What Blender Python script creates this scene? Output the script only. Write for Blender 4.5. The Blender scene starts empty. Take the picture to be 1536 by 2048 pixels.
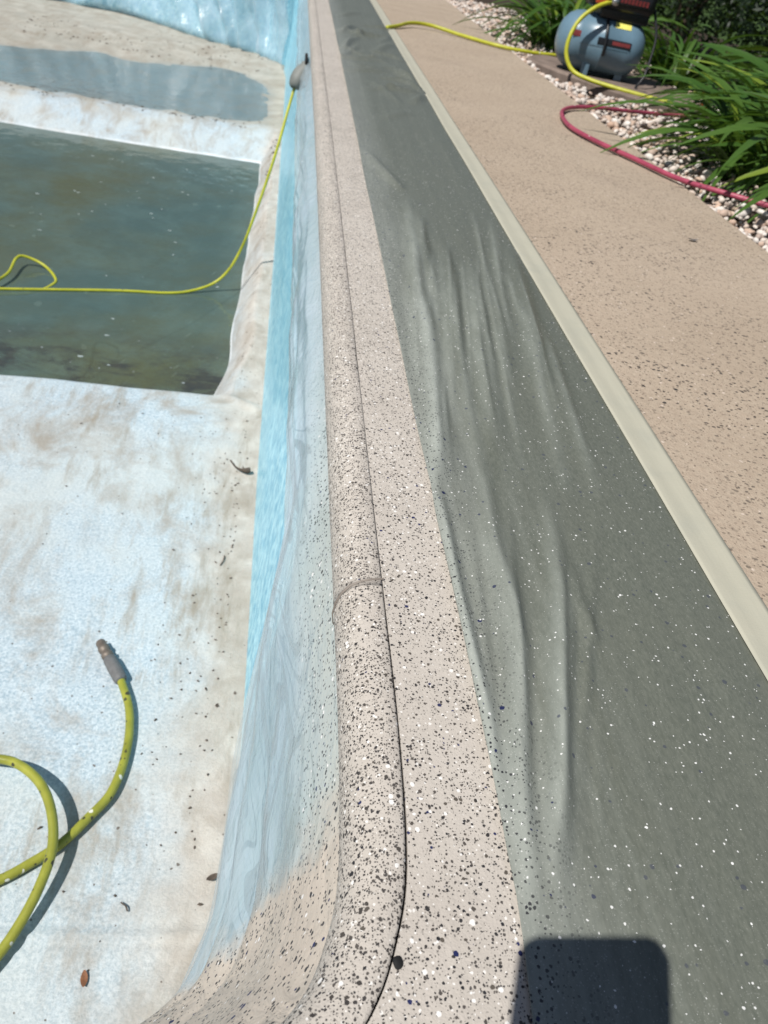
import bpy, bmesh, math, random
from mathutils import Vector, Matrix, noise
from mathutils.geometry import tessellate_polygon
R = random.Random(7)
scene = bpy.context.scene
col = scene.collection

# ------------------------------------------------------------------ camera, world, sun, exposure
CAM_H = 0.41
AX = Vector((0.98218, -0.08409, 0.16806))     # world X in camera axes (right, up, forward)
AY = Vector((-0.07906, 0.62642, 0.77547))
AZ = Vector((0.17049, 0.77494, -0.60861))
cam_d = bpy.data.cameras.new('camera')
cam = bpy.data.objects.new('camera', cam_d); col.objects.link(cam)
rot = Matrix(((AX[0], AX[1], -AX[2]), (AY[0], AY[1], -AY[2]), (AZ[0], AZ[1], -AZ[2])))
cam.matrix_world = Matrix.Translation((0, 0, CAM_H)) @ rot.to_4x4()
cam_d.sensor_fit = 'VERTICAL'; cam_d.sensor_height = 24.0; cam_d.sensor_width = 18.0
cam_d.lens = 24.0 * 1540 / 2048
cam_d.clip_start = 0.005; cam_d.clip_end = 2000
cam_d.dof.use_dof = True; cam_d.dof.focus_distance = 0.56; cam_d.dof.aperture_fstop = 9.0
scene.camera = cam

SUN_TO = Vector((0.4522, 0.3240, -0.8310)).normalized()    # the way the sunlight travels
sun_d = bpy.data.lights.new('sun', 'SUN'); sun_d.energy = 4.7; sun_d.angle = math.radians(0.53)
sun_d.color = (1.0, 0.965, 0.91)
sun = bpy.data.objects.new('sun', sun_d); col.objects.link(sun)
sun.rotation_euler = SUN_TO.to_track_quat('-Z', 'Y').to_euler(); sun.location = (-3, -2, 6)
world = bpy.data.worlds.new('World'); scene.world = world; world.use_nodes = True
wn = world.node_tree; wn.nodes.clear()
sky = wn.nodes.new('ShaderNodeTexSky'); sky.sky_type = 'NISHITA'; sky.sun_disc = False
sky.sun_elevation = math.asin(-SUN_TO.z); sky.sun_rotation = math.atan2(-SUN_TO.x, -SUN_TO.y)
bg = wn.nodes.new('ShaderNodeBackground'); bg.inputs[1].default_value = 0.05
wo = wn.nodes.new('ShaderNodeOutputWorld')
wn.links.new(sky.outputs[0], bg.inputs[0]); wn.links.new(bg.outputs[0], wo.inputs[0])
scene.view_settings.view_transform = 'Standard'; scene.view_settings.look = 'None'
scene.view_settings.exposure = 0.04; scene.view_settings.gamma = 1.0
scene.cycles.max_bounces = 6; scene.cycles.diffuse_bounces = 3; scene.cycles.transparent_max_bounces = 10
scene.cycles.caustics_reflective = False; scene.cycles.caustics_refractive = False

# ------------------------------------------------------------------ helpers
def tag(o, label=None, cat=None, group=None, kind=None):
    if label: o['label'] = label
    if cat: o['category'] = cat
    if group: o['group'] = group
    if kind: o['kind'] = kind
    return o
def mesh(name, verts, faces, mat=None, parent=None, smooth=True, attr=None):
    me = bpy.data.meshes.new(name); me.from_pydata([tuple(v) for v in verts], [], faces)
    if mat: me.materials.append(mat)
    if smooth: me.polygons.foreach_set('use_smooth', [True] * len(me.polygons))
    if attr:
        for an, vals in attr.items():
            a = me.attributes.new(an, 'FLOAT', 'POINT'); a.data.foreach_set('value', vals)
    me.update()
    o = bpy.data.objects.new(name, me); col.objects.link(o)
    if parent: o.parent = parent
    return o
def empty(name, loc=(0, 0, 0), rz=0):
    o = bpy.data.objects.new(name, None); col.objects.link(o)
    o.location = loc; o.rotation_euler = (0, 0, rz); o.empty_display_size = 0.05
    return o
def lerp(a, b, t): return a + (b - a) * t
def sstep(a, b, x):
    t = min(1, max(0, (x - a) / (b - a))); return t * t * (3 - 2 * t)
def catmull(pts, n=8, closed=False):
    pts = [Vector(p) for p in pts]; out = []; N = len(pts)
    rng = range(N) if closed else range(N - 1)
    for i in rng:
        if closed: p0, p1, p2, p3 = pts[i - 1], pts[i], pts[(i + 1) % N], pts[(i + 2) % N]
        else:
            p1, p2 = pts[i], pts[i + 1]
            p0 = pts[i - 1] if i > 0 else p1 * 2 - p2
            p3 = pts[i + 2] if i + 2 < N else p2 * 2 - p1
        for k in range(n):
            t = k / n
            out.append(0.5 * ((2 * p1) + (p2 - p0) * t + (2 * p0 - 5 * p1 + 4 * p2 - p3) * t * t + (3 * p1 - p0 - 3 * p2 + p3) * t ** 3))
    if not closed: out.append(pts[-1])
    return out
def tube_data(path, rad, seg=12):
    v = []; f = []; up = Vector((0, 0, 1)); N = len(path)
    nrm = None
    for i, p in enumerate(path):
        t = (path[min(i + 1, N - 1)] - path[max(i - 1, 0)]).normalized()
        if nrm is None:
            nrm = t.orthogonal().normalized()
        nrm = (nrm - t * nrm.dot(t)).normalized(); b = t.cross(nrm)
        r = rad(i / (N - 1)) if callable(rad) else rad
        for k in range(seg):
            a = 2 * math.pi * k / seg
            v.append(p + (nrm * math.cos(a) + b * math.sin(a)) * r)
    for i in range(N - 1):
        for k in range(seg):
            k2 = (k + 1) % seg
            f.append((i * seg + k, i * seg + k2, (i + 1) * seg + k2, (i + 1) * seg + k))
    f.append(tuple(range(seg))[::-1]); f.append(tuple((N - 1) * seg + k for k in range(seg)))
    return v, f
def tube(name, pts, rad, mat, parent=None, n=8, seg=12):
    v, f = tube_data(catmull(pts, n), rad, seg)
    return mesh(name, v, f, mat, parent)
def lathe(name, prof, mat, parent=None, axis='X', seg=32, a0=0, a1=2 * math.pi, loc=(0, 0, 0)):
    """profile of (along, radius); turned about an axis"""
    v = []; f = []; full = abs(a1 - a0 - 2 * math.pi) < 1e-6
    S = seg if full else seg + 1
    for (x, r) in prof:
        for k in range(S):
            a = a0 + (a1 - a0) * k / seg
            c = (x, r * math.cos(a), r * math.sin(a))
            if axis == 'Z': c = (r * math.cos(a), r * math.sin(a), x)
            if axis == 'Y': c = (r * math.sin(a), x, r * math.cos(a))
            v.append((c[0] + loc[0], c[1] + loc[1], c[2] + loc[2]))
    for i in range(len(prof) - 1):
        for k in range(S if full else S - 1):
            k2 = (k + 1) % S
            f.append((i * S + k, i * S + k2, (i + 1) * S + k2, (i + 1) * S + k))
    return mesh(name, v, f, mat, parent)
def box(name, c, s, mat, parent=None, bev=0.0, rot=None):
    bm = bmesh.new(); bmesh.ops.create_cube(bm, size=1)
    bmesh.ops.scale(bm, vec=s, verts=bm.verts)
    if bev: bmesh.ops.bevel(bm, geom=bm.edges[:], offset=bev, segments=3, affect='EDGES', profile=0.5)
    if rot: bmesh.ops.rotate(bm, cent=(0, 0, 0), matrix=rot, verts=bm.verts)
    bmesh.ops.translate(bm, vec=c, verts=bm.verts)
    me = bpy.data.meshes.new(name); bm.to_mesh(me); bm.free(); me.materials.append(mat)
    if bev: me.polygons.foreach_set('use_smooth', [True] * len(me.polygons))
    o = bpy.data.objects.new(name, me); col.objects.link(o)
    if parent: o.parent = parent
    return o

# ------------------------------------------------------------------ material toolkit
class NT:
    def __init__(s, name):
        s.m = bpy.data.materials.new(name); s.m.use_nodes = True; s.t = s.m.node_tree; s.t.nodes.clear()
        s.out = s.t.nodes.new('ShaderNodeOutputMaterial')
        s.tc = s.t.nodes.new('ShaderNodeTexCoord'); s.P = s.tc.outputs['Object']
    def n(s, typ, **kw):
        nd = s.t.nodes.new(typ)
        for k, v in kw.items(): setattr(nd, k, v)
        return nd
    def lk(s, a, b):
        if isinstance(a, (int, float, tuple, list)):
            if isinstance(a, (tuple, list)) and len(a) == 3 and b.type == 'RGBA': a = (*a, 1)
            b.default_value = a
        else: s.t.links.new(a, b)
    def math(s, op, a, b=0.0, c=None, clamp=False):
        nd = s.n('ShaderNodeMath', operation=op, use_clamp=clamp); s.lk(a, nd.inputs[0]); s.lk(b, nd.inputs[1])
        if c is not None: s.lk(c, nd.inputs[2])
        return nd.outputs[0]
    def mapr(s, v, a, b, c=0.0, d=1.0, smooth=False):
        nd = s.n('ShaderNodeMapRange'); nd.clamp = True
        if smooth: nd.interpolation_type = 'SMOOTHSTEP'
        for i, x in enumerate((v, a, b, c, d)): s.lk(x, nd.inputs[i])
        return nd.outputs[0]
    def mix(s, f, a, b, blend='MIX'):
        nd = s.n('ShaderNodeMix', data_type='RGBA', blend_type=blend)
        s.lk(f, nd.inputs[0]); s.lk(a, nd.inputs[6]); s.lk(b, nd.inputs[7]); return nd.outputs[2]
    def vscale(s, v, sc):
        nd = s.n('ShaderNodeMapping'); s.lk(v, nd.inputs[0]); nd.inputs['Scale'].default_value = sc; return nd.outputs[0]
    def noise(s, scale, detail=4, rough=0.55, vec=None, dist=0.0, color=False):
        nd = s.n('ShaderNodeTexNoise'); s.lk(vec if vec is not None else s.P, nd.inputs['Vector'])
        nd.inputs['Scale'].default_value = scale; nd.inputs['Detail'].default_value = detail
        nd.inputs['Roughness'].default_value = rough; nd.inputs['Distortion'].default_value = dist
        return nd.outputs['Color' if color else 'Fac']
    def xyz(s, v=None):
        nd = s.n('ShaderNodeSeparateXYZ'); s.lk(v if v is not None else s.P, nd.inputs[0]); return nd.outputs
    def attr(s, name):
        nd = s.n('ShaderNodeAttribute'); nd.attribute_name = name; return nd.outputs['Fac']
    def warp(s, amt, scale):
        c = s.noise(scale, 2, color=True)
        a = s.n('ShaderNodeVectorMath', operation='SUBTRACT'); s.lk(c, a.inputs[0]); a.inputs[1].default_value = (.5, .5, .5)
        b = s.n('ShaderNodeVectorMath', operation='SCALE'); s.lk(a.outputs[0], b.inputs[0]); b.inputs['Scale'].default_value = amt
        d = s.n('ShaderNodeVectorMath', operation='ADD'); s.lk(s.P, d.inputs[0]); s.lk(b.outputs[0], d.inputs[1]); return d.outputs[0]
    def dots(s, vec, scale, rmin, rmax, presence, soft=0.06, power=2.0):
        """round paint drops: one per Voronoi cell, random size, only some of the cells"""
        v = s.n('ShaderNodeTexVoronoi', feature='F1'); s.lk(vec, v.inputs['Vector']); v.inputs['Scale'].default_value = scale
        sp = s.n('ShaderNodeSeparateColor'); s.lk(v.outputs['Color'], sp.inputs[0])
        rr = s.math('POWER', sp.outputs[0], power)
        rad = s.mapr(rr, 0, 1, rmin, rmax)
        d = s.math('SUBTRACT', rad, v.outputs['Distance'])
        m = s.mapr(d, 0.0, soft)
        pr = s.math('LESS_THAN', sp.outputs[1], presence)
        return s.math('MULTIPLY', m, pr), sp.outputs[2]
    def bump(s, h, dist, strength=1.0, normal=None):
        b = s.n('ShaderNodeBump'); s.lk(h, b.inputs['Height']); b.inputs['Distance'].default_value = dist
        b.inputs['Strength'].default_value = strength
        if normal is not None: s.lk(normal, b.inputs['Normal'])
        return b.outputs[0]
    def pbsdf(s, color, rough=0.6, spec=0.4, normal=None, metal=0.0, coat=0.0):
        p = s.n('ShaderNodeBsdfPrincipled'); s.lk(color, p.inputs['Base Color']); s.lk(rough, p.inputs['Roughness'])
        s.lk(spec, p.inputs['Specular IOR Level']); p.inputs['Metallic'].default_value = metal; p.inputs['Coat Weight'].default_value = coat
        if normal is not None: s.lk(normal, p.inputs['Normal'])
        return p.outputs[0]
    def done(s, sh): s.t.links.new(sh, s.out.inputs['Surface']); return s.m
def simple(name, color, rough=0.5, spec=0.4, metal=0.0, var=0.15, nscale=40, bump=0.0, coat=0.0):
    t = NT(name); nz = t.noise(nscale, 5)
    c = t.mix(t.mapr(nz, .3, .7), tuple(x * (1 - var) for x in color), tuple(min(1, x * (1 + var)) for x in color))
    return t.done(t.pbsdf(c, rough, spec, t.bump(nz, bump) if bump else None, metal, coat))

def splatter(t, base, dark=1.0, white=1.0, big=1.0):
    """multi-colour paint spatter over a base coat"""
    v = t.warp(0.0016, 420)
    clus = t.mapr(t.noise(38, 3), .30, .68, .55, 1.3)
    c = base
    w1, _ = t.dots(v, 420, .12, .44, .42 * white); c = t.mix(w1, c, (.78, .75, .71))
    f1, k0 = t.dots(v, 720, .10, .54, .95 * dark, power=1.1)
    f1 = t.math('MULTIPLY', f1, t.mapr(clus, .5, .95)); c = t.mix(f1, c, t.mix(k0, (.04, .04, .042), (.12, .105, .092)))
    m1, k1 = t.dots(v, 440, .10, .52, .85 * dark, power=1.2); c = t.mix(m1, c, t.mix(k1, (.018, .019, .024), (.09, .078, .07)))
    m2, k3 = t.dots(v, 310, .08, .48, .46 * dark, power=1.6); c = t.mix(m2, c, t.mix(k3, (.02, .02, .024), (.10, .085, .07)))
    b1, k2 = t.dots(v, 230, .06, .38, .26 * big, power=2.6)
    c = t.mix(b1, c, t.mix(t.math('GREATER_THAN', k2, .52), (.045, .04, .037), (.014, .02, .085)))
    w2, _ = t.dots(v, 210, .08, .36, .60 * white, power=2.0); c = t.mix(w2, c, (.82, .80, .77))
    c = t.mix(t.mapr(t.noise(3.1, 6, .65), .48, .70, 0, .22), c, (.30, .265, .225))
    return c
def mat_coping(name, dark):
    t = NT(name)
    n1 = t.noise(9, 5); n2 = t.noise(220, 3)
    base = t.mix(t.mapr(n1, .3, .7), (.470, .428, .380), (.535, .492, .440))
    base = t.mix(t.mapr(t.noise(1.0, 4, vec=t.vscale(t.P, (160, 3, 160))), .35, .75, 0, .22), base, (.64, .58, .52))
    c = splatter(t, base, dark, .75, 1.0)
    h = t.math('ADD', n2, t.math('MULTIPLY', t.noise(700, 2), .6))
    return t.done(t.pbsdf(c, .62, .3, t.bump(h, .0005)))
M_NOSE = mat_coping('painted_nose', 1.0)
M_FLAT = mat_coping('painted_flat', 0.56)

def mat_paper():
    t = NT('masking_paper'); X, Y, Z = t.xyz()
    fib = t.noise(1.0, 4, vec=t.vscale(t.P, (420, 160, 420))); blot = t.noise(14, 4)
    c = t.mix(t.mapr(fib, .3, .75), (.102, .113, .092), (.155, .165, .137))
    c = t.mix(t.mapr(blot, .35, .7, 0, .35), c, (.135, .142, .114))
    edge = t.mapr(t.math('ADD', X, t.math('MULTIPLY', t.math('SUBTRACT', blot, .5), .03)), .156, .225, 1, 0)
    mist, _ = t.dots(t.warp(.001, 500), 900, .12, .5, .6)
    drift = t.mapr(t.noise(1.0, 4, .6, vec=t.vscale(t.P, (75, 6, 10))), .36, .66)
    wide = t.math('MULTIPLY', t.mapr(X, .156, .30, 1, 0), t.mapr(Y, 1.9, .9, .15, 1))
    c = t.mix(t.math('MULTIPLY', t.math('MULTIPLY', wide, drift), .26), c, (.40, .43, .39))
    ridge = t.attr('overspray_sheen')  # fold crests: overspray plus bright sheen, both painted pale into the paper colour
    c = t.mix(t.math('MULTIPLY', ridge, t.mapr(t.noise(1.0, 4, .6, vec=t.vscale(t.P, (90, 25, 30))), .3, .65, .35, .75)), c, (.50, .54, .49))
    c = t.mix(t.math('MULTIPLY', edge, .30), c, (.42, .44, .41))
    c = t.mix(t.math('MULTIPLY', mist, t.mapr(t.math('MAXIMUM', edge, t.math('MULTIPLY', wide, drift)), 0, 1, .10, .38)), c, (.55, .55, .52))
    v = t.warp(.0016, 380)
    d1, _ = t.dots(v, 440, .10, .5, .75, power=1.3); d1 = t.math('MULTIPLY', d1, t.mapr(edge, .25, .95, 0, 1)); c = t.mix(d1, c, (.03, .03, .034))
    d2, k = t.dots(v, 170, .08, .36, .20, power=2.2); c = t.mix(t.math('MULTIPLY', d2, t.mapr(edge, 0, .6, .45, 1)), c, (.02, .025, .075))
    w1, _ = t.dots(v, 430, .10, .40, .13, power=2.0); c = t.mix(w1, c, (.72, .72, .70))
    w2, _ = t.dots(v, 230, .06, .30, .07, power=2.6); c = t.mix(w2, c, (.80, .80, .78))
    h = t.math('ADD', fib, t.math('MULTIPLY', t.noise(60, 3), 1.2))
    return t.done(t.pbsdf(c, .40, .45, t.bump(h, .00025)))
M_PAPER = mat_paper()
def mat_tape():
    t = NT('masking_tape')
    st = t.noise(1.0, 4, vec=t.vscale(t.P, (90, 14, 90))); n2 = t.noise(1.0, 3, vec=t.vscale(t.P, (90, 700, 90)))
    c = t.mix(t.mapr(st, .2, .8), (.445, .43, .345), (.475, .46, .37))
    c = t.mix(t.mapr(t.noise(18, 4), .5, .72, 0, .5), c, (.39, .39, .325))
    return t.done(t.pbsdf(c, .55, .3, t.bump(t.math('ADD', st, t.math('MULTIPLY', n2, .35)), .0004)))
M_TAPE = mat_tape()
def mat_deck():
    t = NT('deck_coating')
    base = t.mix(t.mapr(t.noise(3.5, 6), .32, .68), (.405, .330, .252), (.462, .382, .296))
    base = t.mix(t.mapr(t.noise(120, 3), .35, .7, 0, .5), base, (.35, .27, .205))
    base = t.mix(t.mapr(t.noise(0.9, 4), .5, .75, 0, .35), base, (.49, .40, .325))
    v = t.warp(.004, 160); pat = t.mapr(t.noise(5.5, 3), .36, .58, .30, 1.0)
    c = base
    w, _ = t.dots(v, 130, .10, .34, .25); c = t.mix(t.math('MULTIPLY', w, .7), c, (.66, .56, .48))
    d0, _ = t.dots(v, 300, .10, .5, .5, power=1.2); c = t.mix(t.math('MULTIPLY', d0, .75), c, (.15, .115, .09))
    ve = t.vscale(v, (.72, 1, 1)); d1, _ = t.dots(ve, 210, .08, .46, .62, power=1.5); c = t.mix(t.math('MULTIPLY', d1, pat), c, (.045, .04, .036))
    d2, _ = t.dots(ve, 135, .05, .36, .55, power=1.7); c = t.mix(t.math('MULTIPLY', d2, pat), c, (.035, .034, .036))
    c = t.mix(t.mapr(t.noise(1.7, 6, .68), .52, .74, 0, .28), c, (.27, .22, .18))
    h = t.math('ADD', t.noise(70, 5), t.math('MULTIPLY', t.noise(420, 3), .5))
    return t.done(t.pbsdf(c, .8, .2, t.bump(h, .0022)))
M_DECK = mat_deck()
ZF = -0.70
def mat_floor():
    t = NT('dirty_vinyl_floor'); X, Y, Z = t.xyz()
    tex = t.noise(190, 5, .75)
    c = t.mix(t.mapr(tex, .38, .60), (.335, .435, .50), (.605, .68, .725))
    c = t.mix(t.mapr(t.noise(2.6, 6, .65), .40, .62, 0, .60), c, (.57, .59, .56))
    # silt along the wall and on the banks, with a ragged border
    wob = t.math('MULTIPLY', t.math('SUBTRACT', t.noise(6, 6, .62), .5), .20)
    silt = t.mapr(t.math('ADD', X, wob), -.17, -.02, 0, 1, True)
    far = t.mapr(t.math('ADD', Y, t.math('MULTIPLY', wob, 4)), 4.7, 5.0, 0, .85, True)
    c = t.mix(t.math('MULTIPLY', silt, .85), c, t.mix(t.mapr(t.noise(22, 5), .35, .7), (.47, .41, .345), (.62, .57, .50)))
    c = t.mix(far, c, t.mix(t.mapr(t.noise(8, 5), .35, .7), (.36, .33, .265), (.50, .465, .39)))
    wetm = t.math('MULTIPLY', t.mapr(Z, ZF + .011, ZF - .006, 0, .85, True), t.mapr(Y, 4.76, 4.84))
    c = t.mix(wetm, c, t.mix(t.mapr(t.noise(5, 5), .35, .65), (.19, .25, .275), (.26, .31, .325)))
    # brown smears
    sm = t.noise(1.0, 7, .70, vec=t.vscale(t.P, (7, 4, 5)), dist=.6)
    c = t.mix(t.mapr(sm, .475, .68, 0, .82), c, (.33, .285, .23))
    streak = t.noise(1.0, 6, .7, vec=t.vscale(t.P, (34, 6, 5)))
    c = t.mix(t.math('MULTIPLY', t.mapr(streak, .50, .68), t.mapr(t.noise(4.3, 3), .42, .58, 0, .75)), c, (.30, .26, .20))
    v = t.warp(.006, 120)
    s1, _ = t.dots(v, 130, .08, .34, .09, power=2.4); c = t.mix(t.math('MULTIPLY', s1, .85), c, (.11, .085, .065))
    s2, _ = t.dots(v, 45, .04, .22, .10, power=2.2); c = t.mix(t.math('MULTIPLY', s2, t.mapr(silt, 0, 1, .3, 1)), c, (.13, .10, .08))
    # below the old water mark the liner is slimy
    slime = t.mapr(t.math('ADD', Z, t.math('MULTIPLY', wob, .12)), -.795, -.90, 0, 1)
    alg = t.mix(t.mapr(t.noise(1.5, 5, .6), .42, .60), (.14, .20, .205), (.165, .16, .085))
    alg = t.mix(t.mapr(t.noise(4.5, 7, .75), .44, .62, 0, .75), alg, (.23, .265, .25))
    alg = t.mix(t.math('MULTIPLY', t.mapr(Y, 2.85, 2.35, 0, 1), t.mapr(t.noise(4.2, 6, .7), .43, .58, 0, .92)), alg, (.035, .05, .075))
    fl, _ = t.dots(t.warp(.03, 25), 17, .05, .30, .30, power=2.2); alg = t.mix(t.math('MULTIPLY', fl, .75), alg, (.52, .58, .58))
    fl2, _ = t.dots(t.warp(.02, 40), 45, .05, .26, .25, power=2.2); alg = t.mix(t.math('MULTIPLY', fl2, .6), alg, (.50, .58, .58))
    c = t.mix(slime, c, alg)
    # pale broken band along the water line
    c = t.mix(t.math('MULTIPLY', t.mapr(Z, -.803, -.799), t.math('MULTIPLY', t.mapr(Z, -.790, -.797), t.mapr(t.noise(7, 5), .35, .6, .1, .75))), c, (.86, .90, .93))
    h = t.math('ADD', tex, t.math('MULTIPLY', t.noise(30, 4), 1.5))
    return t.done(t.pbsdf(c, .6, .3, t.bump(h, .0016)))
M_FLOOR = mat_floor()
def mat_liner():
    t = NT('blue_vinyl_liner')
    c = t.mix(t.mapr(t.noise(1.0, 4, .65, vec=t.vscale(t.P, (50, 62, 38))), .40, .61), (.11, .44, .63), (.50, .86, .97))
    c = t.mix(t.mapr(t.noise(2.3, 4), .4, .7, 0, .55), c, (.30, .57, .68))
    return t.done(t.pbsdf(c, .35, .4, t.bump(t.noise(30, 5), .004)))
M_LINER = mat_liner()
def mat_film(name='clear_plastic_film', op0=.66):
    t = NT(name); X, Y, Z = t.xyz()
    paint = t.attr('paint'); over = t.attr('overspray_sheen'); wet = t.attr('wet')
    nz = t.noise(9, 5)
    c = t.mix(t.mapr(nz, .35, .65), (.45, .555, .59), (.56, .65, .72))
    # film clinging to the wet liner: grey tongues and rings
    wv = t.n('ShaderNodeTexNoise'); t.lk(t.vscale(t.P, (9, 3.6, 8)), wv.inputs['Vector']); wv.inputs['Scale'].default_value = 1.0
    wv.inputs['Detail'].default_value = .8; wv.inputs['Distortion'].default_value = 1.9
    sw = t.math('PINGPONG', t.math('MULTIPLY', wv.outputs['Fac'], 3.6), .5)
    cling = t.math('MULTIPLY', t.math('MAXIMUM', t.mapr(sw, .34, .37), t.math('MULTIPLY', t.mapr(sw, .045, .025), .8)), t.mapr(t.math('ADD', wet, t.math('MULTIPLY', t.math('SUBTRACT', nz, .5), .6)), .35, .5))
    c = t.mix(t.math('MULTIPLY', cling, .6), c, (.25, .31, .34))
    c = t.mix(t.math('MULTIPLY', over, .85), c, (.47, .49, .44))
    pz = t.mapr(t.math('ADD', paint, t.math('MULTIPLY', t.math('SUBTRACT', t.noise(24, 6, .7), .5), .9)), .30, .70)
    coat = t.mix(t.mapr(t.noise(14, 4), .3, .7), (.53, .46, .39), (.60, .53, .45))
    c = t.mix(pz, c, coat)
    v = t.warp(.0016, 380)
    dens = t.math('MAXIMUM', over, pz)
    d0, _ = t.dots(v, 350, .10, .48, .62, power=1.2); d0 = t.math('MULTIPLY', d0, t.mapr(dens, .15, .75)); c = t.mix(d0, c, (.06, .055, .055))
    d1, k = t.dots(v, 215, .08, .46, .60, power=1.8); d1 = t.math('MULTIPLY', d1, t.mapr(dens, .3, .9))
    c = t.mix(d1, c, t.mix(t.math('GREATER_THAN', k, .8), (.03, .028, .03), (.012, .018, .09)))
    w1, _ = t.dots(v, 170, .08, .36, .32); w1 = t.math('MULTIPLY', w1, t.mapr(dens, .2, .8)); c = t.mix(w1, c, (.82, .80, .78))
    op = t.math('MAXIMUM', t.mapr(dens, 0, 1, op0, .97), t.math('MAXIMUM', d1, w1))
    op = t.math('MAXIMUM', op, t.math('MULTIPLY', cling, .8))
    h = t.math('ADD', t.noise(1.0, 4, vec=t.vscale(t.P, (60, 18, 25)), dist=.6), t.math('MULTIPLY', t.noise(200, 2), .1))
    nrm = t.bump(h, .005)
    p = t.n('ShaderNodeBsdfPrincipled'); t.lk(c, p.inputs['Base Color']); t.lk(t.mapr(pz, 0, 1, .14, .6), p.inputs['Roughness'])
    p.inputs['Specular IOR Level'].default_value = .7; t.lk(nrm, p.inputs['Normal']); t.lk(op, p.inputs['Alpha'])
    return t.done(p.outputs[0])
M_FILM = mat_film(); M_FILM2 = mat_film('clear_plastic_film_thin', .42)
def mat_water(name, murk_a, murk_b, tint, fac, rip, muck=False):
    t = NT(name)
    n = t.mapr(t.noise(1.7, 5), .35, .68, 0, 1, True)
    cm = t.mix(n, murk_a, murk_b); mf = fac
    cm = t.mix(t.mapr(t.noise(5, 6, .7), .45, .68, 0, .45), cm, tuple(min(1, q * 1.7) for q in murk_a))
    if muck:
        Y = t.xyz()[1]; nn = t.noise(1.0, 7, .72, vec=t.vscale(t.P, (4.5, 7, 4)), dist=.4)
        m_ = t.math('MULTIPLY', t.mapr(nn, .44, .58), t.mapr(t.math('ADD', Y, t.math('MULTIPLY', nn, .35)), 2.62, 2.38, 0, .9))
        cm = t.mix(m_, cm, t.mix(t.noise(40, 4), (.02, .03, .045), (.075, .07, .055))); mf = t.mapr(m_, 0, 1, fac, .95)
        fr_, _ = t.dots(t.warp(.02, 40), 60, .05, .28, .22, power=2.0); fr_ = t.math('MULTIPLY', fr_, t.mapr(Y, 2.5, 2.15, 0, .8)); cm = t.mix(fr_, cm, (.40, .45, .48))
    d = t.n('ShaderNodeBsdfDiffuse'); t.lk(cm, d.inputs[0])
    tr = t.n('ShaderNodeBsdfTransparent'); t.lk(tint, tr.inputs[0])
    m = t.n('ShaderNodeMixShader'); t.lk(mf, m.inputs[0])
    t.lk(tr.outputs[0], m.inputs[1]); t.lk(d.outputs[0], m.inputs[2])
    g = t.n('ShaderNodeBsdfGlossy'); g.inputs['Roughness'].default_value = .06
    b = t.bump(t.noise(11, 3), rip); t.lk(b, g.inputs['Normal'])
    fr = t.n('ShaderNodeFresnel'); fr.inputs[0].default_value = 1.33; t.lk(b, fr.inputs['Normal'])
    m2 = t.n('ShaderNodeMixShader'); t.lk(fr.outputs[0], m2.inputs[0]); t.lk(m.outputs[0], m2.inputs[1]); t.lk(g.outputs[0], m2.inputs[2])
    return t.done(m2.outputs[0])
M_WATER = mat_water('murky_water', (.095, .150, .142), (.130, .145, .088), (.74, .84, .80), .60, .004, True)
M_PUDDLE = mat_water('puddle_water', (.24, .31, .33), (.29, .34, .35), (.84, .90, .92), .20, .003)

def mat_hose(name, c0, c1, dirt, amt):
    t = NT(name)
    c = t.mix(t.mapr(t.noise(25, 4), .35, .65), c0, c1)
    sc, _ = t.dots(t.warp(.01, 60), 90, .1, .42, amt, power=1.3); c = t.mix(sc, c, dirt)
    w, _ = t.dots(t.warp(.01, 60), 70, .08, .36, amt * .45, power=1.6); c = t.mix(w, c, (.70, .70, .62))
    c = t.mix(t.mapr(t.noise(14, 5), .52, .72, 0, .55), c, tuple(x * .6 for x in c0))
    return t.done(t.pbsdf(c, .42, .4, t.bump(t.noise(120, 3), .0006)))
M_HOSE = mat_hose('yellow_rubber', (.245, .255, .035), (.34, .345, .05), (.05, .05, .03), .45)
M_HOSE2 = mat_hose('yellow_rubber_clean', (.40, .41, .025), (.49, .49, .04), (.2, .2, .05), .08)
M_RED = mat_hose('red_rubber', (.29, .045, .085), (.39, .07, .12), (.12, .02, .05), .15)
M_RUBBER = simple('grey_rubber', (.14, .14, .14), .6, bump=.001, nscale=120)
M_BRASS = simple('weathered_brass', (.175, .145, .12), .55, .5, .3, nscale=150, bump=.0006)
M_GREY = simple('grey_fitting', (.20, .21, .195), .55)
M_DARK = simple('black_gap', (.012, .012, .012), .8)
M_CAULK = simple('grey_brown_strip', (.22, .19, .165), .6)
M_BLACK = simple('black_plastic', (.012, .013, .016), .38, .45, nscale=60)
M_TANK = simple('blue_grey_enamel', (.135, .225, .295), .28, .5, var=.05, coat=.25)
M_ORANGE = simple('orange_plastic', (.45, .075, .025), .4)
M_YLAB = simple('yellow_label', (.72, .66, .14), .5)
M_RLAB = simple('red_print', (.17, .028, .028), .5)
M_SILV = simple('silver_metal', (.5, .5, .5), .3, metal=.9)
M_PHONE = simple('dark_glass', (.02, .02, .022), .2)
M_SLAB = simple('brown_flagstone', (.20, .155, .13), .85, .2, nscale=18, bump=.004, var=.3)
M_SOIL = simple('bed_soil', (.055, .042, .032), .9, .1, nscale=60, bump=.01, var=.4)
M_LAWN = simple('lawn_ground', (.05, .085, .025), .9, .1, nscale=25, bump=.02, var=.4)
M_DEAD = simple('dead_leaf', (.20, .085, .04), .7, nscale=200, var=.35)
M_GREYLEAF = simple('grey_dry_leaf', (.12, .11, .105), .7, nscale=200, var=.3)
M_TWIG = simple('dark_debris', (.085, .065, .05), .85, nscale=200, var=.3)
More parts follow.
